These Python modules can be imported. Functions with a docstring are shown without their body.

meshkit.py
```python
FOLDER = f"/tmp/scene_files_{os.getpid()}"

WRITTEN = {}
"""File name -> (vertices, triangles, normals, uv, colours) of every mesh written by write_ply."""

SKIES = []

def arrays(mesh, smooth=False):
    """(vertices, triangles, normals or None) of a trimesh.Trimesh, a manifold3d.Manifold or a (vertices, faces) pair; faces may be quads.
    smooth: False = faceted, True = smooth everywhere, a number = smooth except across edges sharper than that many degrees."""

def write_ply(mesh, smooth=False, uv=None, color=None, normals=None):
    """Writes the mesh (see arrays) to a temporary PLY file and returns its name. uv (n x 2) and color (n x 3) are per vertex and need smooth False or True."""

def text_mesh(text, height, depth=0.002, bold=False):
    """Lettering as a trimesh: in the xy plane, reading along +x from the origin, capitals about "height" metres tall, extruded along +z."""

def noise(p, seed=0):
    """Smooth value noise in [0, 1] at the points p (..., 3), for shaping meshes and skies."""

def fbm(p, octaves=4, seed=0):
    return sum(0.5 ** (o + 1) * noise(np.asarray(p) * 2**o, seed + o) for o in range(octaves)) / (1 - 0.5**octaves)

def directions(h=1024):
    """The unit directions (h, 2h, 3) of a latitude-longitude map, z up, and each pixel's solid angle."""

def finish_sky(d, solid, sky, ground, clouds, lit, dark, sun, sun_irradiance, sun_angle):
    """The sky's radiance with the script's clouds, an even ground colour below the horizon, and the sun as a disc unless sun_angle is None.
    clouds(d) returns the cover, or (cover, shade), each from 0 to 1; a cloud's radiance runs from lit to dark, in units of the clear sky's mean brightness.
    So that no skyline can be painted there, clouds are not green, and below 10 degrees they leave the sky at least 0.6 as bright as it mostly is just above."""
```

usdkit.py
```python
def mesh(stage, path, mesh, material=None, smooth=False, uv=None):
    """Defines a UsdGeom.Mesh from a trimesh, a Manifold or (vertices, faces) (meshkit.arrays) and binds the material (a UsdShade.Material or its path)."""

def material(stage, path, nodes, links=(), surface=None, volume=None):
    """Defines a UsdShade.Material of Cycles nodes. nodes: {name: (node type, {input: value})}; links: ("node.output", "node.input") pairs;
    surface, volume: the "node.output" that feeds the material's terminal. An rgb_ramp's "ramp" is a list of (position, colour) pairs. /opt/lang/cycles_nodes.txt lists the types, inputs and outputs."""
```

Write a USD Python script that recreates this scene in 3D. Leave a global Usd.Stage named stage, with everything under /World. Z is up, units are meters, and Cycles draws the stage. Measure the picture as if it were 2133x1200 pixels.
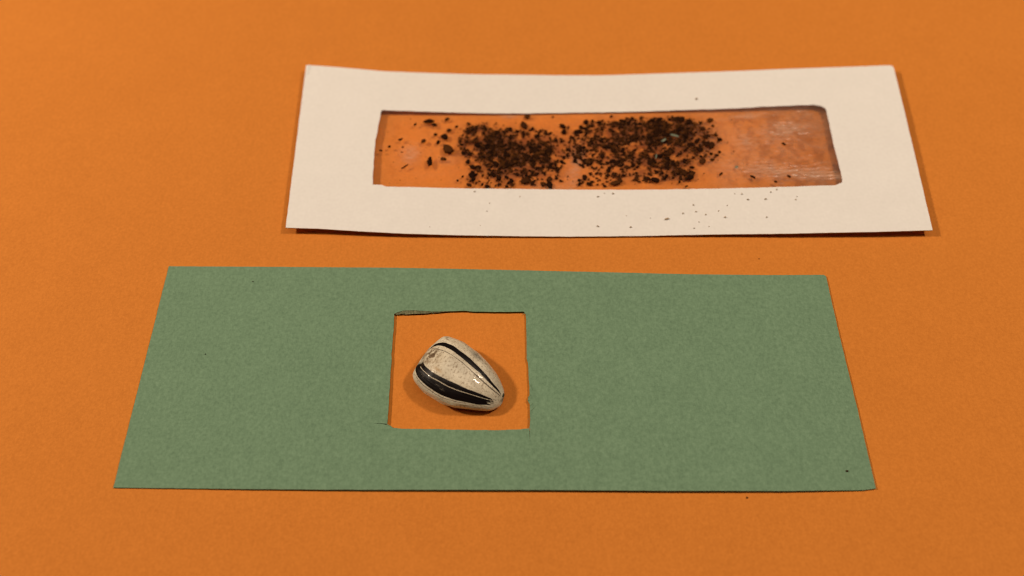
import math, random
import numpy as np
import manifold3d as m3
import trimesh
import usdkit
from meshkit import noise, fbm
from pxr import Gf, Sdf, Usd, UsdGeom, UsdLux, UsdShade, Vt
from scipy.interpolate import PchipInterpolator as Pchip

random.seed(7)
RNG = np.random.default_rng(7)
stage = Usd.Stage.CreateInMemory()
UsdGeom.SetStageUpAxis(stage, 'Z')
UsdGeom.SetStageMetersPerUnit(stage, 1.0)
UsdGeom.Xform.Define(stage, '/World')
MM = 0.001

# ---------------------------------------------------------------- camera (a phone held above the table, looking 61 degrees down)
FPX, PITCH, DIST = 1600.0, math.radians(61.25), 115.0      # focal length in photo pixels, tilt, millimetres to the table
CAM = np.array([0, -DIST * math.cos(PITCH), DIST * math.sin(PITCH)])
FW = np.array([0, math.cos(PITCH), -math.sin(PITCH)])
UP = np.array([0, math.sin(PITCH), math.cos(PITCH)])
cam = UsdGeom.Camera.Define(stage, '/World/camera')
mat = Gf.Matrix4d(1)
mat.SetRow(0, Gf.Vec4d(1, 0, 0, 0))
mat.SetRow(1, Gf.Vec4d(*UP, 0))
mat.SetRow(2, Gf.Vec4d(*(-FW), 0))
mat.SetRow(3, Gf.Vec4d(*(CAM * MM), 1))
cam.AddTransformOp().Set(mat)
cam.CreateHorizontalApertureAttr(36.0)
cam.CreateVerticalApertureAttr(20.25)
cam.CreateFocalLengthAttr(36.0 * FPX / 2133)
cam.CreateFStopAttr(11.0)
cam.CreateFocusDistanceAttr(0.110)
cam.CreateClippingRangeAttr(Gf.Vec2f(0.005, 50))
cam.CreateExposureAttr(0.0)


# ---------------------------------------------------------------- light: two warm bulbs left and right, and an added overhead disk for soft fill
def lamp(name, pos, radius, intensity, color):
    l = UsdLux.SphereLight.Define(stage, '/World/' + name)
    l.AddTranslateOp().Set(Gf.Vec3d(*pos))
    l.CreateRadiusAttr(radius)
    l.CreateIntensityAttr(intensity)
    l.CreateColorAttr(Gf.Vec3f(*color))
    return l


lamp('desk_lamp_bulb', (-0.228, 0.035, 0.222), 0.015, 325, (1, .80, .60))
lamp('desk_lamp_bulb_001', (0.150, 0.035, 0.245), 0.015, 170, (1, .80, .60))
fill_disk = UsdLux.DiskLight.Define(stage, '/World/ceiling_lamp')  # unseen disk added above the table as soft room fill
fill_disk.AddTranslateOp().Set(Gf.Vec3d(0.1, 0.25, 1.3))
fill_disk.CreateRadiusAttr(0.55)
fill_disk.CreateIntensityAttr(1.35)
fill_disk.CreateColorAttr(Gf.Vec3f(1, .82, .66))


# ---------------------------------------------------------------- helpers
def ground(px, py, z=0.0):
    """The point (mm) at height z that a pixel of the 2133 x 1200 photograph shows."""
    d = (px - 1066.5) / FPX * np.array([1.0, 0, 0]) - (py - 600) / FPX * UP + FW
    return CAM + d * ((z - CAM[2]) / d[2])


def unique(parent, name):
    p, k = f'{parent}/{name}', 0
    while stage.GetPrimAtPath(p):
        k += 1
        p = f'{parent}/{name}_{k:03d}'
    return p


def tag(prim, **data):
    for k, v in data.items():
        if v:
            prim.SetCustomDataByKey(k, v)


def thing(name, label, category, group=None):
    x = UsdGeom.Xform.Define(stage, unique('/World', name)).GetPrim()
    tag(x, label=label, category=category, group=group)
    return x


def obj(name, mesh, material, parent=None, smooth=False, **data):
    """A mesh given in millimetres becomes one Mesh prim in metres."""
    if hasattr(mesh, 'to_mesh'):
        g = mesh.to_mesh()
        mesh = (np.array(g.vert_properties[:, :3], float), np.array(g.tri_verts))
    elif hasattr(mesh, 'vertices'):
        mesh = (np.array(mesh.vertices), np.array(mesh.faces))
    path = unique(str(parent.GetPath()) if parent else '/World', name)
    m = usdkit.mesh(stage, path, (np.asarray(mesh[0], float) * MM, mesh[1]), LOOK[material], smooth=smooth)
    tag(m.GetPrim(), **data)
    return m


# ---------------------------------------------------------------- materials
stage.DefinePrim('/World/Looks', 'Scope')
LOOK = {}


def paper(name, col, dark, light, grain, mottle, rough=.9, bump=.00002, blotch=.2):
    n = {
        'c': ('texture_coordinate', {}),
        'g': ('noise_texture', {'scale': grain, 'detail': 5.0, 'roughness': .72}),
        'm': ('noise_texture', {'scale': mottle, 'detail': 3.0, 'roughness': .6}),
        'map': ('mapping', {'scale': (1, .35, 1), 'rotation': (0, 0, 1.1)}),
        'f': ('noise_texture', {'scale': grain * 1.3, 'detail': 3.0, 'distortion': 1.2}),
        'r': ('rgb_ramp', {'ramp': [(.39, dark), (.5, col), (.61, light)]}),
        'mix': ('mix', {'mix_type': 'mix', 'fac': .22}),
        'mix2': ('mix', {'mix_type': 'mix', 'fac': blotch}),
        'b': ('bump', {'strength': .55, 'distance': bump}),
        'p': ('principled_bsdf', {'roughness': rough, 'specular_ior_level': .22, 'diffuse_roughness': .6}),
    }
    l = [('c.object', 'g.vector'), ('c.object', 'm.vector'), ('c.object', 'map.vector'), ('map.vector', 'f.vector'),
         ('g.color', 'mix.color1'), ('f.color', 'mix.color2'), ('mix.color', 'mix2.color1'), ('m.color', 'mix2.color2'),
         ('bw.val', 'r.fac'), ('mix2.color', 'bw.color'), ('mix.color', 'bw2.color'), ('bw2.val', 'b.height'), ('b.normal', 'p.normal')]
    n['bw'] = ('rgb_to_bw', {})
    n['bw2'] = ('rgb_to_bw', {})
    l.append(('r.color', 'p.base_color'))
    LOOK[name] = usdkit.material(stage, '/World/Looks/' + name, n, l, surface='p.BSDF')


paper('orange_paper', (.635, .226, .033), (.575, .197, .027), (.695, .255, .040), 2600, 160, blotch=.12)
paper('green_card', (.174, .290, .186), (.138, .236, .149), (.214, .344, .226), 2100, 330, blotch=.12)
paper('green_fibre', (.20, .31, .18), (.15, .25, .14), (.26, .38, .24), 2600, 330)
paper('torn_ply', (.14, .145, .08), (.045, .06, .03), (.28, .26, .16), 3600, 900)
paper('white_card', (.785, .775, .765), (.755, .745, .735), (.815, .805, .795), 1900, 240, bump=.000012)


def simple(name, col, rough=.6, spec=.4, vary=.25, scale=4000):
    n = {'c': ('texture_coordinate', {}), 'o': ('object_info', {}),
         'n': ('noise_texture', {'scale': scale, 'detail': 3.0}),
         'r': ('rgb_ramp', {'ramp': [(0.0, tuple(x * (1 - vary) for x in col)), (1.0, tuple(x * (1 + vary) for x in col))]}),
         'a': ('mix', {'mix_type': 'mix', 'fac': .5}), 'bw': ('rgb_to_bw', {}),
         'p': ('principled_bsdf', {'roughness': rough, 'specular_ior_level': spec})}
    l = [('c.object', 'n.vector'), ('n.color', 'a.color1'), ('o.random', 'a.color2'), ('a.color', 'bw.color'), ('bw.val', 'r.fac'), ('r.color', 'p.base_color')]
    LOOK[name] = usdkit.material(stage, '/World/Looks/' + name, n, l, surface='p.BSDF')




def soil(name, ramp):
    LOOK[name] = usdkit.material(stage, '/World/Looks/' + name, {
        'c': ('texture_coordinate', {}), 'g': ('geometry', {}), 'o': ('object_info', {}),
        'n': ('noise_texture', {'scale': 5000.0, 'detail': 3.0}),
        'w': ('math', {'math_type': 'add'}), 'fr': ('math', {'math_type': 'fraction'}),
        'm': ('mix_float', {'fac': .3}),
        'r': ('rgb_ramp', {'ramp': ramp}),
        'p': ('principled_bsdf', {'roughness': .75, 'specular_ior_level': .06})},
        [('c.object', 'n.vector'), ('g.random_per_island', 'w.value1'), ('o.random', 'w.value2'), ('w.value', 'fr.value1'), ('fr.value', 'm.a'), ('n.fac', 'm.b'), ('m.result', 'r.fac'), ('r.color', 'p.base_color')], surface='p.BSDF')


soil('soil', [(.1, (.010, .0028, .0011)), (.5, (.024, .0072, .0021)), (.9, (.080, .026, .0055))])
soil('soil_amber', [(.1, (.03, .009, .002)), (.5, (.085, .028, .005)), (.9, (.19, .066, .011))])
simple('sand', (.36, .26, .17), .6, .3, .6)
simple('pale_flake', (.16, .19, .135), .3, .5, .3)
simple('husk_tip', (.055, .05, .028), .7, .3, .5)

# clear film: transparent with a fresnel gloss, hazy where the adhesive is smeared and where lamp glints are painted in (mesh primvar "haze")
LOOK['clear_film'] = usdkit.material(stage, '/World/Looks/clear_film', {
    'h': ('attribute', {'attribute': 'haze'}),
    's': ('attribute', {'attribute': 'brown_tint'}),
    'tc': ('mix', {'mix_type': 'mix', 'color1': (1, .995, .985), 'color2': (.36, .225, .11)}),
    't': ('transparent_bsdf', {}),
    'd': ('diffuse_bsdf', {'color': (.85, .70, .53)}),
    'tr': ('translucent_bsdf', {'color': (.85, .70, .53)}),
    'dm': ('mix_closure', {'fac': .6}),
    'g': ('glossy_bsdf', {'color': (1, 1, 1), 'roughness': .31}),
    'f': ('fresnel', {'IOR': 1.3}),
    'm1': ('mix_closure', {}),
    'm2': ('mix_closure', {}),
}, [('s.fac', 'tc.fac'), ('tc.color', 't.color'), ('d.BSDF', 'dm.closure1'), ('tr.BSDF', 'dm.closure2'), ('h.fac', 'm1.fac'), ('t.BSDF', 'm1.closure1'), ('dm.closure', 'm1.closure2'),
    ('f.fac', 'm2.fac'), ('m1.closure', 'm2.closure1'), ('g.BSDF', 'm2.closure2')], surface='m2.closure')

# the seed's husk: pigment from the mesh primvar "husk_colour", fine speckle and a waxy gloss
LOOK['husk'] = usdkit.material(stage, '/World/Looks/husk', {
    'a': ('attribute', {'attribute': 'husk_colour'}),
    'c': ('texture_coordinate', {}),
    'n': ('noise_texture', {'scale': 2600, 'detail': 4.0, 'roughness': .7}),
    'r': ('rgb_ramp', {'ramp': [(.30, (.70, .66, .60)), (.5, (1, 1, 1))]}),
    'mx': ('mix', {'mix_type': 'multiply', 'fac': .55}),
    'b': ('bump', {'strength': .5, 'distance': .00004}),
    'cw': ('math', {'math_type': 'multiply', 'value2': 1.5, 'use_clamp': True}),
    'n2': ('noise_texture', {'scale': 4200, 'detail': 3.0}),
    'b2': ('bump', {'strength': .8, 'distance': .000022}),
    'p': ('principled_bsdf', {'roughness': .42, 'specular_ior_level': .16, 'coat_roughness': .11}),
}, [('c.object', 'n.vector'), ('n.fac', 'r.fac'), ('a.color', 'mx.color1'), ('r.color', 'mx.color2'), ('mx.color', 'p.base_color'), ('n.fac', 'b.height'), ('b.normal', 'p.normal'), ('c.object', 'n2.vector'), ('n2.fac', 'b2.height'), ('b2.normal', 'p.coat_normal'), ('a.fac', 'cw.value1'), ('cw.value', 'p.coat_weight')], surface='p.BSDF')


# ---------------------------------------------------------------- the setting: a large sheet of orange paper
def sheet():
    xs = np.r_[-320, np.linspace(-120, 120, 121), 320]
    ys = np.r_[-220, np.linspace(-80, 110, 96), 300]
    X, Y = np.meshgrid(xs, ys, indexing='ij')
    v = np.stack([X, Y, 0 * X], -1).reshape(-1, 3)
    i, j = np.meshgrid(np.arange(len(xs) - 1), np.arange(len(ys) - 1), indexing='ij')
    n = len(ys)
    q = np.stack([i * n + j, (i + 1) * n + j, (i + 1) * n + j + 1, i * n + j + 1], -1).reshape(-1, 4)
    return v, np.vstack([q[:, [0, 1, 2]], q[:, [0, 2, 3]]])


obj('orange_paper_sheet', sheet(), 'orange_paper', smooth=True, kind='structure',
    label='plain orange paper sheet covering the table under both cards')


# ---------------------------------------------------------------- cards
def rough_line(pts, amp, step, seed, closed=True):
    """A polyline resampled every step mm with a little raggedness."""
    p = np.asarray(pts, float)
    out = []
    n = len(p)
    for k in range(n if closed else n - 1):
        a, b = p[k], p[(k + 1) % n]
        m = max(1, int(np.linalg.norm(b - a) / step))
        for s in np.arange(m) / m:
            q = a + (b - a) * s
            out.append(q)
    out = np.array(out)
    jx = fbm(np.c_[out * 1.1, np.full(len(out), seed)], 4, seed) - .5
    jy = fbm(np.c_[out * 1.1, np.full(len(out), seed + 9.3)], 4, seed + 5) - .5
    return out + np.stack([jx, jy], -1) * amp * 2


def card_mesh(outline, holes, under, thick, refine):
    cs = m3.CrossSection([outline], m3.FillRule.NonZero)
    for h in holes:
        cs = cs - m3.CrossSection([h], m3.FillRule.NonZero)
    body = m3.Manifold.extrude(cs, thick).refine_to_length(refine)

    def warp(v):
        v = np.array(v)
        v[:, 2] += under(v[:, 0], v[:, 1])
        return v
    return body.warp_batch(warp)


def to_plane(pix, zfun, iters=4):
    """Pixels to plan positions on the curved top surface zfun(x, y)."""
    out = []
    for px, py in pix:
        z = .4
        for _ in range(iters):
            g = ground(px, py, z)
            z = float(zfun(g[0], g[1]))
        out.append(ground(px, py, z)[:2])
    return np.array(out)


# green card: flat on the paper, a hair arched in the middle
G_T = .27
g_prof = Pchip([-90, -52, -30, 0, 25, 40, 47.5, 90], [.006, .006, .16, .33, .33, .18, .04, .04])
g_under = lambda x, y: g_prof(x) * (1 - .5 * np.clip((np.asarray(y) + 24) / 14, 0, 1))
g_top = lambda x, y: g_under(x, y) + G_T
G_OUT = [(351.5, 554.6), (590, 556), (830, 557.8), (1060, 562.5), (1280, 567.5), (1444, 571.5), (1600, 573), (1716, 572.6), (1720.5, 575.5), (1746.5, 690), (1786, 852), (1824.5, 1017.5),
         (1798, 1021), (1634, 1022.8), (1400, 1022.4), (1134, 1020.6), (900, 1020.4), (700, 1020.2), (481, 1018.4), (236, 1015.6), (294, 784)]
G_HOLE = [(820.5, 654), (828, 650.2), (844, 646.4), (864, 646), (887, 647.8), (908, 648.8), (934, 648.3), (970, 647.4), (985, 649), (1019, 649.4), (1056, 649.8), (1091.6, 649.2), (1095, 653.6),
          (1096, 672), (1096.3, 704), (1097, 745), (1099.4, 754), (1100.8, 770), (1101.4, 788), (1103, 804), (1103.4, 823), (1099.6, 831), (1099.5, 835), (1103.2, 841), (1104, 862), (1103.6, 887), (1101.5, 892.6),
          (1081, 894.4), (1039, 896), (980, 895.6), (950, 895), (905, 893.8), (837.5, 893.2), (817, 891), (815.4, 888.6), (808.8, 886.6), (806, 883.5), (807.2, 870.6), (809.6, 837), (817, 714.5), (819.2, 687.5), (820.6, 667)]
# knife overcuts at two corners of the opening: hairline slits right through the card
G_SLITS = [[(777, 882.0), (790, 881.6), (806, 883.0), (806, 885.0), (792, 882.7)], [(1102.7, 891), (1104.0, 891), (1103.5, 922)]]
g_out = rough_line(to_plane(G_OUT, g_top), .035, .45, 3)
g_hole = rough_line(to_plane(G_HOLE, g_top), .07, .22, 5)
green = thing('green_paper_slide', 'flat green card with a square cut opening that frames the striped seed', 'card')
obj('card', card_mesh(g_out, [g_hole] + [to_plane(s, g_top) for s in G_SLITS], g_under, G_T, 1.4), 'green_card', green, smooth=40)


def fibre(points, r0, sides=5, taper=.35):
    p = np.asarray(points, float)
    t = np.gradient(p, axis=0)
    t /= np.linalg.norm(t, axis=1, keepdims=True)
    a = np.cross(t, [0.13, .31, .94]); a /= np.linalg.norm(a, axis=1, keepdims=True)
    b = np.cross(t, a)
    r = r0 * (1 - (1 - taper) * np.linspace(0, 1, len(p)))
    ang = np.arange(sides) * 2 * np.pi / sides
    v = (p[:, None] + r[:, None, None] * (np.cos(ang)[None, :, None] * a[:, None] + np.sin(ang)[None, :, None] * b[:, None])).reshape(-1, 3)
    f = []
    for i in range(len(p) - 1):
        for j in range(sides):
            q = (i * sides + j, i * sides + (j + 1) % sides, (i + 1) * sides + (j + 1) % sides, (i + 1) * sides + j)
            f += [(q[0], q[1], q[2]), (q[0], q[2], q[3])]
    for j in range(1, sides - 1):
        f += [(0, j + 1, j)]
        e = (len(p) - 1) * sides
        f += [(e, e + j, e + j + 1)]
    return v, np.array(f)


# loose paper fibres along the ragged right edge of the opening and at the overcut
FIB = [((1104, 833), (1097, 835), .05), ((1104, 846), (1112, 838), .035), ((1104, 858), (1116, 846), .03), ((1103, 826), (1099, 829), .035), ((1104, 800), (1110, 812), .03),
       ((806, 884), (816, 888), .06), ((863, 894), (871, 903), .03), ((1104, 820), (1108, 828), .028), ((1103, 872), (1098, 874), .03), ((897, 648), (905, 655), .04), ((1094, 652), (1088, 656), .04)]
for k, (a, b, r) in enumerate(FIB):
    za = float(g_top(*ground(*a, .4)[:2])) - .01
    P0, P1 = ground(*a, za), ground(*b, za + (.05 if k not in (5, 9, 10) else -.15))
    s = np.linspace(0, 1, 7)[:, None]
    bend = np.array([0, 0, .07]) * np.sin(np.pi * s) + (RNG.normal(size=3) * .05) * np.sin(2.2 * s)
    obj('paper_fibre', fibre(P0 + (P1 - P0) * s + bend, r), 'green_fibre', green, smooth=True)

# the lower ply of the card that stays behind at the top left of the opening
ply = [(822, 652), (829, 648), (845, 644), (866, 643.5), (889, 645.5), (935, 646), (935, 649.6), (905, 652), (885, 653.6), (868, 654.6), (850, 655.2), (836, 655.8), (826, 656.5)]
ply_xy = rough_line(np.array([ground(x, y, .2)[:2] for x, y in ply]), .16, .10, 21)
obj('torn_ply', card_mesh(ply_xy, [], lambda x, y: g_under(x, y) + .06 + .08 * noise(np.c_[x * 5, y * 5, 0 * x]), .13, .12), 'torn_ply', green, smooth=35,
    label='ragged strip of grey brown ply at the top edge of the opening')

# white card: curled, its two short ends raised above the paper
W_T = .17
W_X0, W_X1 = -35.5, 65.6
w_s = Pchip([-.5, 0, .09, .135, .19, .28, .37, .45, .55, .63, .74, .84, .92, 1, 1.5], [3.5, 1.02, .78, .66, .50, .22, .07, 0, .03, 0.20, .46, .72, .87, 1.0, 2.2])
w_under = lambda x, y: .25 + 1.12 * w_s((np.asarray(x) - W_X0) / (W_X1 - W_X0))
w_top = lambda x, y: w_under(x, y) + W_T
W_OUT = [(637.5, 137.5), (645, 135.8), (700, 139.6), (744, 143.4), (800, 148.5), (861, 151), (978, 154.6), (1080, 155.8), (1180, 157), (1251, 157), (1321, 155), (1415, 151.8), (1540, 147.8), (1667, 142.6), (1785, 138.6), (1852, 136),
         (1858.5, 137), (1862, 142), (1880, 215), (1911, 345), (1942.5, 479.4), (1855, 482.2), (1761, 484.2), (1644, 486.6), (1520, 488), (1418, 489.6), (1301, 491.8), (1184, 493), (1060, 491.6), (958, 490), (841, 486.6), (759, 482.4), (661, 476.2), (595, 474.2), (614, 323)]
W_HOLE = [(794, 231), (797, 229), (861, 231.7), (931.6, 234), (1010, 236), (1080, 236.4), (1180, 235), (1274, 233.6), (1405, 230), (1540, 225.4), (1585, 222.4), (1695, 218.4), (1710, 220.7), (1719, 225), (1722, 230),
          (1737, 300), (1753.4, 366), (1754.5, 380), (1748, 382), (1740, 385.8), (1660, 388.5), (1550, 391.6), (1440, 394), (1301, 395.2), (1160, 394.7), (1060, 393.5), (911, 391.4), (805, 388.6), (799, 386.6), (795, 385.2), (775.8, 384), (778.3, 334), (782, 292)]
w_out = rough_line(to_plane(W_OUT, w_top), .04, .5, 11)
w_hole = rough_line(to_plane(W_HOLE, w_top), .09, .3, 13)
white = thing('white_paper_slide', 'curled white card with a long window of clear tape full of dark soil', 'card')
obj('card', card_mesh(w_out, [w_hole], w_under, W_T, 1.2), 'white_card', white, smooth=40)
# a lifted sliver of paper at the top left corner
sl = to_plane([(637.5, 137), (645.5, 135.6), (643, 152), (636.5, 156)], lambda x, y: w_top(x, y) + .02)
obj('lifted_corner_ply', card_mesh(sl, [], lambda x, y: w_top(x, y) + .01 + .03 * np.clip((y - 41) / 2, 0, 1), .05, .5), 'white_card', white)

# where the soil lies on the tape: (x, y, half width, half height, density) in photo pixels
FIELD = [(1000, 298, 42, 32, 1.0), (1058, 308, 52, 36, 1.15), (1118, 300, 38, 30, .9), (1158, 318, 24, 30, .5), (1070, 345, 70, 22, .75), (1040, 374, 62, 14, .4), (1130, 366, 46, 18, .35), (1012, 265, 36, 10, .4), (1120, 330, 30, 18, .5),
         (1268, 278, 54, 24, .8), (1338, 270, 60, 24, 1.35), (1400, 270, 48, 24, 1.35), (1440, 282, 36, 30, .7), (1340, 310, 58, 28, .85), (1392, 320, 54, 28, .75), (1248, 325, 48, 28, .45), (1345, 352, 70, 24, .6), (1408, 355, 34, 22, .5),
         (1226, 300, 36, 34, .4), (1190, 300, 24, 34, .3), (1246, 372, 40, 12, .4), (1480, 298, 18, 32, .3)]

# clear tape stuck under the window
TAPE = .05
f_lo, f_hi = w_hole.min(0) - 3, w_hole.max(0) + 3
fx, fy = np.linspace(f_lo[0], f_hi[0], 520), np.linspace(f_lo[1], f_hi[1], 260)
FX, FY = np.meshgrid(fx, fy, indexing='ij')
inside_x = np.clip(np.minimum(FX - f_lo[0] - 3, f_hi[0] - 3 - FX) / 3, 0, 1)
inside_y = np.clip(np.minimum(FY - f_lo[1] - 3, f_hi[1] - 3 - FY) / 2, 0, 1)
P3 = np.stack([FX, FY, 0 * FX], -1)


def tape_z(x, y):
    x, y = np.asarray(x, float), np.asarray(y, float)
    p = np.stack([x, y, 0 * x], -1)
    right = np.clip((x - 33) / 8, 0, 1)
    w = (fbm(p * .45, 3, 31) - .5) * (.10 + .22 * right) + (fbm(p * np.array([.6, 1.6, 1]), 3, 37) - .5) * .12 * right
    ix = np.clip(np.minimum(x - f_lo[0] - 3, f_hi[0] - 3 - x) / 3, 0, 1)
    iy = np.clip(np.minimum(y - f_lo[1] - 3, f_hi[1] - 3 - y) / 2, 0, 1)
    return np.maximum(w_under(x, y) - .012 - .10 * ix * iy + w * ix * iy - .03 * ix * iy, .09) - .004


FZ = tape_z(FX, FY)


def smear(px, py, rx, ry, rot=0):
    """An elliptical smear centred where the photo shows it."""
    c = ground(px, py, .6)[:2]
    sx, sy = 11.9, 10.0
    dx, dy = (FX - c[0]) * sx, (FY - c[1]) * sy
    u, v = dx * math.cos(rot) + dy * math.sin(rot), -dx * math.sin(rot) + dy * math.cos(rot)
    return np.exp(-((u / rx) ** 2 + (v / ry) ** 2))


# little wrinkles that catch the lamps
crease = (fbm(P3 * np.array([.45, 3.4, 1]), 4, 53) - .5) * .34
where = sum(a * smear(px, py, rx, ry, rot) for px, py, rx, ry, rot, a in [(1640, 272, 52, 22, .12, 1.0), (1590, 354, 80, 24, -.08, .7), (1695, 362, 55, 22, -.1, 1.0), (1560, 243, 50, 7, .08, .7), (1660, 232, 20, 6, 0, .5), (855, 322, 18, 18, 0, .4), (1060, 241, 24, 4, 0, .6), (1400, 284, 22, 10, 0, .5)])
FZ = FZ + crease * np.clip(where, 0, 1.1)


def tape_at(x, y):
    a = float(np.clip((x - fx[0]) / (fx[1] - fx[0]), 0, len(fx) - 1.001))
    b = float(np.clip((y - fy[0]) / (fy[1] - fy[0]), 0, len(fy) - 1.001))
    i, j = int(a), int(b)
    a, b = a - i, b - j
    return FZ[i, j] * (1 - a) * (1 - b) + FZ[i + 1, j] * a * (1 - b) + FZ[i, j + 1] * (1 - a) * b + FZ[i + 1, j + 1] * a * b



brk = fbm(P3 * np.array([.9, 1.3, 1]), 5, 41)
fine = fbm(P3 * np.array([2.0, 4.5, 1]), 4, 47)
x_right = np.clip((FX - 29.5) / 6, 0, 1)
soft = fbm(P3 * np.array([.35, .5, 1]), 3, 43)
haze = .04 + .20 * x_right * np.clip(soft * 1.3, .4, 1.1) * np.clip(.55 + .6 * fine, .6, 1.2) + .03 * np.clip(brk * 3 - 1.3, 0, 1)
for (px, py, rx, ry, rot, a) in [(1640, 270, 40, 16, .15, .30), (1600, 300, 70, 30, 0, .10), (1580, 352, 60, 14, -.1, .22), (1690, 365, 55, 10, -.05, .30), (1560, 242, 45, 6, .1, .20), (1665, 240, 25, 10, 0, .12), (1552, 292, 12, 12, 0, .25),
                                 (855, 322, 17, 18, 0, .28), (1197, 350, 13, 42, -.25, .22), (1150, 385, 40, 8, 0, .12), (930, 332, 20, 9, 0, .10), (1060, 240, 22, 3, 0, .2)]:
    haze = haze + 1.5 * a * smear(px, py, rx, ry, rot) * np.clip(fine * 2.2 - .25, .15, 1.3)  # adhesive smears, plus lamp highlights painted into the haze
haze = np.clip(haze, 0, .6)
brown_tint = np.clip(sum(.75 * f[4] * smear(f[0], f[1], f[2] * .95, f[3] * .95) for f in FIELD) * np.clip(brk * 2.6 - .55, .15, 1), 0, .62)  # film tinted brown over the soil fields
brown_tint = np.maximum(brown_tint, np.clip((FX - 36) / 14, 0, 1) * (.17 + .12 * np.clip(soft * 2 - .5, 0, 1)))  # and browner towards the right end of the tape


nx, ny = FX.shape
fi, fj = np.meshgrid(np.arange(nx - 1), np.arange(ny - 1), indexing='ij')
q = np.stack([fi * ny + fj, (fi + 1) * ny + fj, (fi + 1) * ny + fj + 1, fi * ny + fj + 1], -1).reshape(-1, 4)
film = obj('clear_tape', (np.stack([FX, FY, FZ], -1).reshape(-1, 3), np.vstack([q[:, [0, 1, 2]], q[:, [0, 2, 3]]])), 'clear_film', white, smooth=True,
           label='clear hazy tape stretched across the window')
UsdGeom.PrimvarsAPI(film).CreatePrimvar('haze', Sdf.ValueTypeNames.FloatArray, 'vertex').Set(Vt.FloatArray.FromNumpy(haze.astype(np.float32).ravel()))
UsdGeom.PrimvarsAPI(film).CreatePrimvar('brown_tint', Sdf.ValueTypeNames.FloatArray, 'vertex').Set(Vt.FloatArray.FromNumpy(brown_tint.astype(np.float32).ravel()))

# ---------------------------------------------------------------- the sunflower seed

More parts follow.
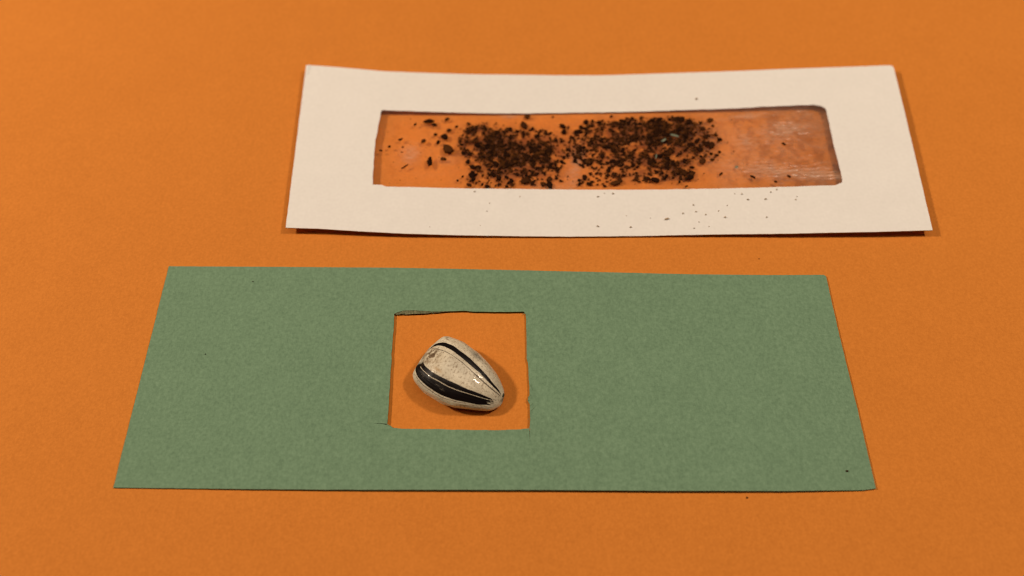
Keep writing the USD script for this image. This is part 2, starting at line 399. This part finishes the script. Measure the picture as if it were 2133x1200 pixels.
S_L, S_A, S_X, S_Y = 12.898, -.6324, -11.910, -11.099
TK = [0, .06, .15, .3, .45, .6, .75, .88, .96, 1]
WL = Pchip(TK, [.3, 3.123, 3.539, 3.900, 3.836, 3.510, 3.055, 2.286, 1.481, .25])
WR = Pchip(TK, [.3, 4.093, 4.750, 5.098, 5.000, 4.470, 3.420, 2.339, 1.403, .25])
HH = Pchip(TK, [.3, 1.5, 2.1, 2.55, 2.6, 2.45, 2.05, 1.45, .8, .2])
ZC = Pchip(TK, [1.8, 2.0, 2.05, 2.1, 2.1, 2.0, 1.75, 1.35, 1.05, .9])
STRIPE = dict(
    s1u=[(.0, 1.33), (.035, 1.309), (.062, 1.265), (.09, 1.196), (.149, 1.056), (.228, 1.038), (.344, 1.081), (.517, 1.091), (.683, 1.117), (.808, 1.141), (.915, 1.03), (.955, 1.012)],
    s1l=[(.0, 1.36), (.035, 1.388), (.064, 1.388), (.105, 1.326), (.189, 1.265), (.297, 1.274), (.433, 1.3), (.564, 1.309), (.674, 1.309), (.767, 1.325), (.864, 1.263), (.955, 1.07)],
    t1=[(.059, 1.527), (.085, 1.484), (.156, 1.457), (.268, 1.422), (.398, 1.422), (.53, 1.44), (.647, 1.465), (.751, 1.466), (.853, 1.42), (.93, 1.28), (.962, 1.117)],
    s2u=[(.0, 2.1), (.055, 2.068), (.154, 2.094), (.266, 2.094), (.398, 2.059), (.53, 2.016), (.668, 1.985), (.796, 1.911), (.889, 1.815), (.94, 1.69)],
    s2l=[(.0, 2.2), (.05, 2.19), (.143, 2.199), (.246, 2.204), (.374, 2.173), (.52, 2.155), (.65, 2.129), (.767, 2.086), (.881, 1.972), (.942, 1.79)],
    s3u=[(.0, 2.20), (.05, 2.19), (.143, 2.199), (.246, 2.204), (.374, 2.173), (.52, 2.155), (.65, 2.129), (.767, 2.086), (.881, 1.972), (.925, 1.88)],
    s3l=[(.0, 2.40), (.085, 2.557), (.165, 2.630), (.294, 2.637), (.426, 2.655), (.555, 2.645), (.668, 2.63), (.811, 2.566), (.935, 2.27)],
    t3=[(.105, 2.63), (.197, 2.688), (.314, 2.69), (.433, 2.712), (.561, 2.697), (.671, 2.675), (.73, 2.627)])
SF = {k: Pchip([a for a, _ in v], [b for _, b in v]) for k, v in STRIPE.items()}


def seed_point(t, th, grow=0.0):
    c, s = np.cos(th), np.sin(th)
    e = .92
    wide = np.where(c >= 0, WL(t), WR(t))
    y = wide * np.sign(c) * np.abs(c) ** e
    z = ZC(t) + HH(t) * np.sign(s) * np.abs(s) ** e * np.where(s < 0, .8, 1)
    # two shallow grooves that notch the blunt end, and faint long ribs
    fade = np.exp(-(t / .13) ** 2)
    dip = .55 * fade * np.exp(-((th - 2.13) / .16) ** 2) + .22 * fade * np.exp(-((th - 1.42) / .12) ** 2)
    dip = dip + .05 * np.exp(-((th - 2.2) / .10) ** 2) * np.sin(np.pi * np.clip(t, 0, 1))
    rib = (fbm(np.stack([np.cos(th) * 7, np.sin(th) * 7, t * 1.5], -1), 3, 61) - .5) * .16 + (fbm(np.stack([np.cos(th) * 3, np.sin(th) * 3, t * 5], -1), 4, 63) - .5) * .16
    k = (rib - dip + grow) * np.sin(np.pi * np.clip(t, 0.02, .98)) ** .5
    x = t * S_L + dip * 1.2 * fade
    y = y + k * c
    z = z + k * s
    z = np.maximum(z, .012)
    return np.stack([S_X + x * math.cos(S_A) - y * math.sin(S_A), S_Y + x * math.sin(S_A) + y * math.cos(S_A), z], -1)


NT, NH = 420, 420
t1d = (1 - np.cos(np.pi * np.linspace(0, 1, NT))) / 2
th1d = np.linspace(0, 2 * np.pi, NH, endpoint=False)
T, TH = np.meshgrid(t1d, th1d, indexing='ij')
SV = seed_point(T, TH)
i, j = np.meshgrid(np.arange(NT - 1), np.arange(NH), indexing='ij')
q = np.stack([i * NH + j, (i + 1) * NH + j, (i + 1) * NH + (j + 1) % NH, i * NH + (j + 1) % NH], -1).reshape(-1, 4)
sv = np.vstack([SV.reshape(-1, 3), SV[0].mean(0), SV[-1].mean(0)])
caps = [(NT * NH, (k + 1) % NH, k) for k in range(NH)] + [(NT * NH + 1, (NT - 1) * NH + k, (NT - 1) * NH + (k + 1) % NH) for k in range(NH)]
sf = np.vstack([q[:, [0, 2, 1]], q[:, [0, 3, 2]], [(a, c, b) for a, b, c in caps]])
sm = trimesh.Trimesh(sv, sf, process=False)
if sm.volume < 0:
    sf = sf[:, ::-1]


# pigment
def band(lo, hi, soft=.012, a=-1, b=2):
    jag = (fbm(np.stack([T * 9, TH * 30, 0 * T], -1), 4, 71) - .5) * .022
    th = TH + jag
    m = np.clip((th - lo(T)) / soft, 0, 1) * np.clip((hi(T) - th) / soft, 0, 1)
    ragged = (fbm(np.stack([TH * 24, 0 * T, 0 * T], -1), 3, 73) - .5) * .09
    return m * np.clip((T - a) / .02, 0, 1) * np.clip((b + (ragged if b < .94 else 0) - T) / .012, 0, 1)


wide_n = fbm(np.stack([np.cos(TH) * 3, np.sin(TH) * 3, T * 5], -1), 5, 81)
spk = fbm(np.stack([np.cos(TH) * 22, np.sin(TH) * 22, T * 55], -1), 3, 83)
col = np.array([.66, .60, .47]) * (.60 + .66 * wide_n)[..., None]
brown, black, grey = np.array([.16, .09, .045]), np.array([.006, .004, .003]), np.array([.17, .15, .125])


def blend(c, k):
    global col
    k = np.clip(k, 0, 1)[..., None]
    col = col * (1 - k) + np.asarray(c) * k


def spot(t, th, rt, rh):
    return np.exp(-((T - t) / rt) ** 2 - ((TH - th) / rh) ** 2)


spk2 = fbm(np.stack([np.cos(TH) * 14, np.sin(TH) * 14, T * 34], -1), 4, 85)
blend(brown, np.clip((spk - .57) * 9, 0, 1) * .5)
blend((.34, .23, .12), spot(.15, 1.78, .09, .22) * np.clip(spk2 * 3.2 - .9, 0, 1) * .85)
blend((.09, .055, .03), spot(.12, 1.74, .075, .22) * np.clip((spk2 - .45) * 9, 0, 1) * .95)
blend((.09, .055, .03), spot(.16, 1.62, .06, .14) * np.clip((spk - .5) * 9, 0, 1) * .9)
blend((.40, .25, .11), spot(.30, 1.96, .05, .05) * .7)
blend(brown, spot(.442, 1.632, .008, .015) + spot(.13, .78, .016, .06) + spot(.25, .36, .018, .07) + spot(.10, .55, .02, .08) + spot(.33, .42, .016, .05) + spot(.22, 1.49, .006, .02))
blend(grey, spot(.51, .70, .08, .17) * np.clip(spk2 * 2.0 - .05, 0, 1) * .95)
blend(grey, spot(.62, .62, .12, .14) * np.clip(spk2 * 2.6 - .75, 0, 1) * .8)
blend((.45, .36, .25), spot(.72, .42, .14, .2) * np.clip(spk2 * 2.4 - .7, 0, 1) * .5)
blend(brown, np.clip(1 - T / .03, 0, 1) * .8 * np.clip(spk2 * 3 - .6, 0, 1))
blend(black, band(SF['s1u'], SF['s1l'], b=.955))
line = SF['t1']
wd = lambda t: .015 + .020 * np.clip((t - .5) / .4, 0, 1)
blend((.05, .035, .025), band(lambda t: line(t) - wd(t), lambda t: line(t) + wd(t), .008, .055, .962) * .92)
blend(black, band(SF['s2u'], SF['s2l'], a=.005, b=.935))
blend(black, band(SF['s3u'], SF['s3l'], a=.03, b=.93))
blend(black, band(lambda t: SF['s2l'](t) - .04, lambda t: SF['s2l'](t) + .04, a=.03, b=.925))
blend((.60, .53, .40), band(lambda t: SF['s2l'](t) + .055 * np.clip((.9 - t) * 3, 0, 1) - .012 - .012 * np.clip(t - .6, 0, 1), lambda t: SF['s2l'](t) + .055 * np.clip((.9 - t) * 3, 0, 1) + .016 + .03 * np.clip(t - .6, 0, 1), .010, .075, .95))
l3 = SF['t3']
blend(black, band(lambda t: l3(t) + .012, lambda t: l3(t) + .048, .010, .09, .74) * .95)
# dark bands on the far and under sides too
blend(black, band(lambda t: 0 * t + 4.2, lambda t: 0 * t + 4.5, b=.93))
blend(black, band(lambda t: 0 * t + 5.1, lambda t: 0 * t + 5.5, b=.93))
# pale scratches in the wide black band
for (t0, h0, t2, h2) in [(.36, 2.36, .48, 2.385), (.42, 2.42, .50, 2.43), (.15, 2.40, .24, 2.43)]:
    f = lambda t: h0 + (h2 - h0) * (t - t0) / (t2 - t0)
    blend((.20, .17, .13), band(lambda t: f(t) - .007, lambda t: f(t) + .007, .006, t0, t2) * .7)
blend((.07, .065, .045), spot(.985, .6, .012, .9) * .9)
col = np.clip(col, .004, .85)

seed = thing('sunflower_seed', 'cream sunflower seed with black stripes lying inside the square opening of the green card', 'seed')
hull = obj('hull', (sv, sf), 'husk', seed, smooth=True)
cc = np.vstack([col.reshape(-1, 3), col[0].mean(0), col[-1].mean(0)]).astype(np.float32)
UsdGeom.PrimvarsAPI(hull).CreatePrimvar('husk_colour', Sdf.ValueTypeNames.Color3fArray, 'vertex').Set(Vt.Vec3fArray.FromNumpy(cc))


def lump(r, k, sub=1, flat=.75, rough=.35):
    """A crumb: an icosphere pushed in and out by noise, mean radius r (mm), standing on z = 0."""
    m = trimesh.creation.icosphere(sub)
    v = np.array(m.vertices)
    d = 1 + (noise(v * 1.3 + k * 7.1) - .5) * rough * 2 + (noise(v * 3.1 + k * 3.3) - .5) * rough
    v = v * d[:, None] * np.array([1 + .25 * math.sin(k * 2.3), 1 - .2 * math.sin(k * 2.3), flat]) * r
    a = k * 1.7
    v = v @ np.array([[math.cos(a), math.sin(a), 0], [-math.sin(a), math.cos(a), 0], [0, 0, 1]])
    v[:, 2] -= v[:, 2].min()
    return v, np.array(m.faces)


def stretched(v, ax, ay, rot):
    v = v * [ax, ay, 1]
    c, s = math.cos(rot), math.sin(rot)
    return v @ np.array([[c, s, 0], [-s, c, 0], [0, 0, 1]])


# the little dark scar at the seed's point
tv, tf = lump(.24, 3, 2, .8)
tip = seed_point(np.array([.968]), np.array([.62]))[0]
obj('tip_scar', (stretched(tv, 1.0, 1.3, -.4) + tip - [.08, -.05, .26], tf), 'husk_tip', seed, smooth=True, label='small dark scar at the pointed end')

# ---------------------------------------------------------------- soil on the tape
# crumbs that stand alone in the photo: (x, y, radius in photo pixels, x stretch, y stretch, turn, label)
LONE = [
    (933.6, 311, 9.5, 1.15, .95, .5, 'largest black soil crumb at the left edge of the left soil patch'),
    (895, 336, 7.5, .72, 1.3, 0, 'upright oval black soil crumb standing alone left of the left soil patch'),
    (924, 331, 4.5, 1.3, .7, 0, 'small flat soil crumb just below the largest left crumb'),
    (882, 294, 4.2, 1, 1, 0, 'round dark soil crumb alone on the left part of the tape'),
    (834, 290, 3.6, 1.2, .8, .3, 'lone soil speck high on the left end of the tape'),
    (864.6, 259, 3, 1, 1, 0, 'tiny soil speck near the top edge of the window at its left'),
    (893, 253, 6, 1.7, .7, -.1, 'wide flat soil crumb under the top edge at the upper left of the soil'),
    (905, 259.5, 4, 1.4, .9, -.3, 'small soil crumb touching the wide flat crumb at the upper left'),
    (843.5, 346.6, 3.2, 2.0, .45, .75, 'thin slanting soil splinter at the lower left of the tape'),
    (793.7, 313, 3, 1, .8, 0, 'soil speck in the shade at the far left end of the tape'),
    (811, 305.4, 2.8, 1, 1, 0, 'pale brown soil speck near the left end of the tape'),
    (1091, 261, 6.5, 1, 1.1, .4, 'round black soil crumb below the top edge between the two soil patches'),
    (1098, 243.5, 5.5, 1.3, .7, 0, 'soil crumb tucked under the middle of the window top edge'),
    (1145, 385, 6, 1, 1, 0, 'black soil crumb on the lower window edge below the gap between patches'),
    (1145, 373.5, 5, 1, 1, 0, 'soil crumb stacked just above the crumb on the lower window edge'),
    (1437, 369.6, 6, 1, 1, 0, 'round black soil crumb at the lower right tip of the right soil patch'),
    (1502, 362, 3.2, .7, 1.3, -.4, 'thin soil speck below the right end of the right soil patch'),
    (1569, 368.7, 3.6, 1.5, .5, -.6, 'thin slanting soil splinter low on the hazy right part of the tape'),
    (1643.5, 367, 3.4, 1.2, .6, -.7, 'small slanting soil splinter nearest the lower right corner of the window'),
    (1616, 378, 2.6, 1, 1, 0, 'tiny soil speck on the lower window edge at the right'),
    (1632.5, 300, 3.2, 1.2, .8, -.6, 'single soil speck in the middle of the hazy right part of the tape'),
    (1419, 248, 6, 1, 1, 0, 'round black crumb at the top of the right soil patch'),
    (1478.5, 250, 5.5, 1.2, .8, 0, 'topmost right crumb of the right soil patch'),
]
CLUMP = [(935.5, 271, 5), (926, 284, 7.5), (912.5, 296, 6), (907, 280, 5), (976, 257.5, 5), (951, 264, 5), (931.7, 248, 5), (837, 317, 2), (839, 306, 2.2), (953, 376, 3), (964, 368, 4), (977, 385, 5.5), (983, 363, 8.5), (975, 337, 6.5),
         (984, 347.6, 6), (1015, 388, 5), (1039, 370.6, 8.5), (1094.6, 376, 8), (1485, 262, 4.5), (1434.5, 253.7, 7), (1464, 268, 7), (1469, 285, 7), (1453.6, 292, 7), (1491, 281, 5.5), (1482, 303, 8), (1456.5, 311, 8), (1464, 335, 7),
         (1484, 332.6, 5.5), (1460, 325.5, 4), (1424, 359, 8), (1429.7, 388, 3), (1442, 348.5, 4.5), (1467, 361, 2), (1366.4, 374.4, 9), (1291.7, 376, 8), (1280, 381, 9), (1266.7, 365, 6), (1260, 387, 4), (1226.5, 383, 6), (1207, 384, 5),
         (1220.7, 254.6, 6.5), (1172.8, 263, 7.5), (1175.7, 273.8, 7.5), (1234, 252.7, 5), (1273.5, 242, 4), (1151.7, 243, 2.5), (1200.6, 274.7, 6), (1211, 264, 5), (1190, 284, 4), (1267.7, 352.4, 4.5), (1499, 290, 6.5), (1499, 316.5, 4.2), (1440, 370, 4)]


def field_points(n, tight):
    w = np.array([f[4] * f[2] * f[3] for f in FIELD])
    out = []
    while len(out) < n:
        f = FIELD[RNG.choice(len(FIELD), p=w / w.sum())]
        a, r = RNG.uniform(0, 2 * math.pi), math.sqrt(RNG.uniform(0, 1)) ** tight
        x, y = f[0] + f[2] * 1.15 * r * math.cos(a), f[1] + f[3] * 1.15 * r * math.sin(a)
        # clumping: keep a point with a chance that follows a noise field
        if RNG.uniform() < np.clip((fbm(np.array([x * .10, y * .13, 3.0]), 3, 5) - .30) * 4.6, .12, 1) and 241 < y < 389:
            out.append((x, y))
    return out


def crumb(px, py, r, ax=1, ay=1, rot=0, k=0, sub=1, lift=0.0):
    g = ground(px, py, .6)
    for _ in range(3):
        z = float(tape_at(g[0], g[1]))
        g = ground(px, py, z + r * .05)
    v, f = lump(r / 11.6, k, sub, .5, .42)
    return stretched(v, ax, ay / .94, rot) + [g[0], g[1], z - .02 + lift], f


kk = 1
for (px, py, r, ax, ay, rot, text) in LONE:
    obj('soil_crumb', crumb(px, py, r, ax, ay, rot, kk, 2), 'soil', None, smooth=True, label=text, category='soil crumb')
    kk += 1
pool = [(x, y, r * .76) for x, y, r in CLUMP]
for x, y in field_points(1150, .9):
    pool.append((x, y, float(np.clip(RNG.lognormal(math.log(2.5), .32), 1.3, 4.6))))
pool.sort(key=lambda p: -p[2])
n_single = 300 - len(LONE)
for (px, py, r) in pool[:n_single]:
    left = px < 1192
    obj('soil_crumb', crumb(px, py, r, RNG.uniform(.8, 1.3), RNG.uniform(.75, 1.2), RNG.uniform(0, 3), kk, 1), 'soil', None, smooth=True, category='soil crumb',
        label='dark brown soil crumb in the left of the two soil patches on the tape' if left else 'dark brown soil crumb in the right of the two soil patches on the tape',
        group='soil crumbs of the left patch' if left else 'soil crumbs of the right patch')
    kk += 1


def pile(points, sub):
    V, F, n = [], [], 0
    for k, (px, py, r) in enumerate(points):
        v, f = crumb(px, py, r, RNG.uniform(.7, 1.4), RNG.uniform(.7, 1.3), RNG.uniform(0, 3), k + 900, sub)
        V.append(v); F.append(f + n); n += len(v)
    return np.vstack(V), np.vstack(F)


obj('fine_soil', pile(pool[n_single:], 1), 'soil', None, smooth=True, kind='stuff', category='soil', label='small dark soil grains massed between the larger crumbs on the tape')
dust = [(x, y, float(RNG.uniform(.8, 2.5))) for x, y in field_points(3300, .85)] + [(RNG.uniform(800, 1560), RNG.uniform(245, 388), float(RNG.uniform(.6, 1.3))) for _ in range(110)]
obj('soil_dust', pile(dust, 0), 'soil_amber', None, smooth=True, kind='stuff', category='soil', label='fine amber brown soil dust sprinkled over the clear tape')

# glints of the tape built as pale solids, and one real fleck
for (px, py, a, b, rot, text) in [(1405, 282, 8, 2.2, -.45, 'larger pale green tape glint built as a solid among the dark soil of the right patch'), (1383, 292, 6.5, 1.6, .5, 'pale tape glint built as a solid, slanting up beside the larger pale green glint'),
                                  (1367, 326, 1.6, 4.5, -.3, 'small pale tape glint built as a solid low in the middle of the right soil patch'), (1535, 346.5, 3.6, 2.6, 0, 'grey green fleck on the tape right of the right soil patch')]:
    g = ground(px, py, .95 if px < 1500 else .75)
    z = .95 if px < 1500 else float(tape_at(g[0], g[1]))
    v, f = lump(1 / 11.8, px, 2, .35)
    obj('pale_flake', (stretched(v, a, b / .85, rot) + [g[0], g[1], z], f), 'pale_flake', None, smooth=True, label=text, category='flake')

# ---------------------------------------------------------------- sand grains and specks on the cards and the paper
SAND = [(1245.5, 410.4, 2.2), (1277, 404, 2.3), (1259, 403, 1.2), (1245, 472, 2.4), (1313.7, 473.5, 2.2), (1422.5, 445, 2), (1449.5, 441.3, 2.2), (1444, 427.5, 1.9), (1470, 447.4, 1.8), (1510, 453.3, 2.4),
        (1496.6, 439.7, 1.6), (1456, 463, 1.4), (1445.5, 476, 1.7), (1476.6, 472, 1.2), (1354.7, 454.5, 1.1), (1304.8, 449.8, 1), (1083, 409.7, 1.3), (1557.4, 416.3, 2.3), (1594.4, 415.3, 2.3), (1596.5, 453, 2.1), (1544.5, 404.5, 1.9),
        (1530, 403.8, 1.3), (1605.4, 400.6, 1.8), (1617.8, 395.5, 1.8), (1657, 416.3, 1.8), (1660, 409.7, 1.2), (1514.7, 428.4, 1.3), (988.5, 399.4, 2), (1019.5, 423.3, 1.3), (1014, 440.4, 1.3), (1000, 470, 1), (895, 473, 1)]


def on_top(px, py, top):
    z = .5
    for _ in range(4):
        g = ground(px, py, z)
        z = float(top(g[0], g[1]))
    return np.array([g[0], g[1], z])


for k, (px, py, r) in enumerate(SAND):
    v, f = lump(r * .72 / 12.3, k + 40, 1, .8)
    obj('sand_grain', (stretched(v, 1.1, 1, k) + on_top(px, py, w_top), f), 'sand', None, smooth=True, category='sand grain',
        label='tiny tan sand grain lying on the lower border of the white card', group='sand grains on the lower white border')
v, f = lump(2.2 / 12.3, 91, 1, .8)
obj('sand_grain', (v + on_top(1450, 207, w_top), f), 'sand', None, smooth=True, category='sand grain', label='single tan sand grain on the upper border of the white card')
v, f = lump(2.4 / 12.3, 92, 1, .8)
obj('sand_grain', (stretched(v, 1.9, .7, .1) + on_top(1388.7, 456.8, w_top), f), 'sand', None, smooth=True, category='sand grain', label='long flat dark sand grain on the lower border of the white card')
flat_top = lambda x, y: 0.0
SPECK = [(1764, 981.5, 3.2, g_top, -.6, 'black speck near the lower right corner of the green card'), (1556, 1037, 2.8, flat_top, -.3, 'dark speck on the orange paper just below the green card'),
         (527, 586.7, 1.9, g_top, 0, 'dark speck near the top edge of the green card at its left'), (428, 738, 1.7, g_top, 0, 'tiny dark speck in the left half of the green card, nearest its left edge'),
         (1581, 539.4, 1.8, flat_top, 0, 'brown speck on the orange paper between the two cards')]
for k, (px, py, r, top, rot, text) in enumerate(SPECK):
    v, f = lump(r * .66 / 14.5, k + 120, 1, .5)
    obj('dark_speck', (stretched(v, 1.25, .8, rot) + on_top(px, py, top), f), 'soil', None, smooth=True, category='speck', label=text)
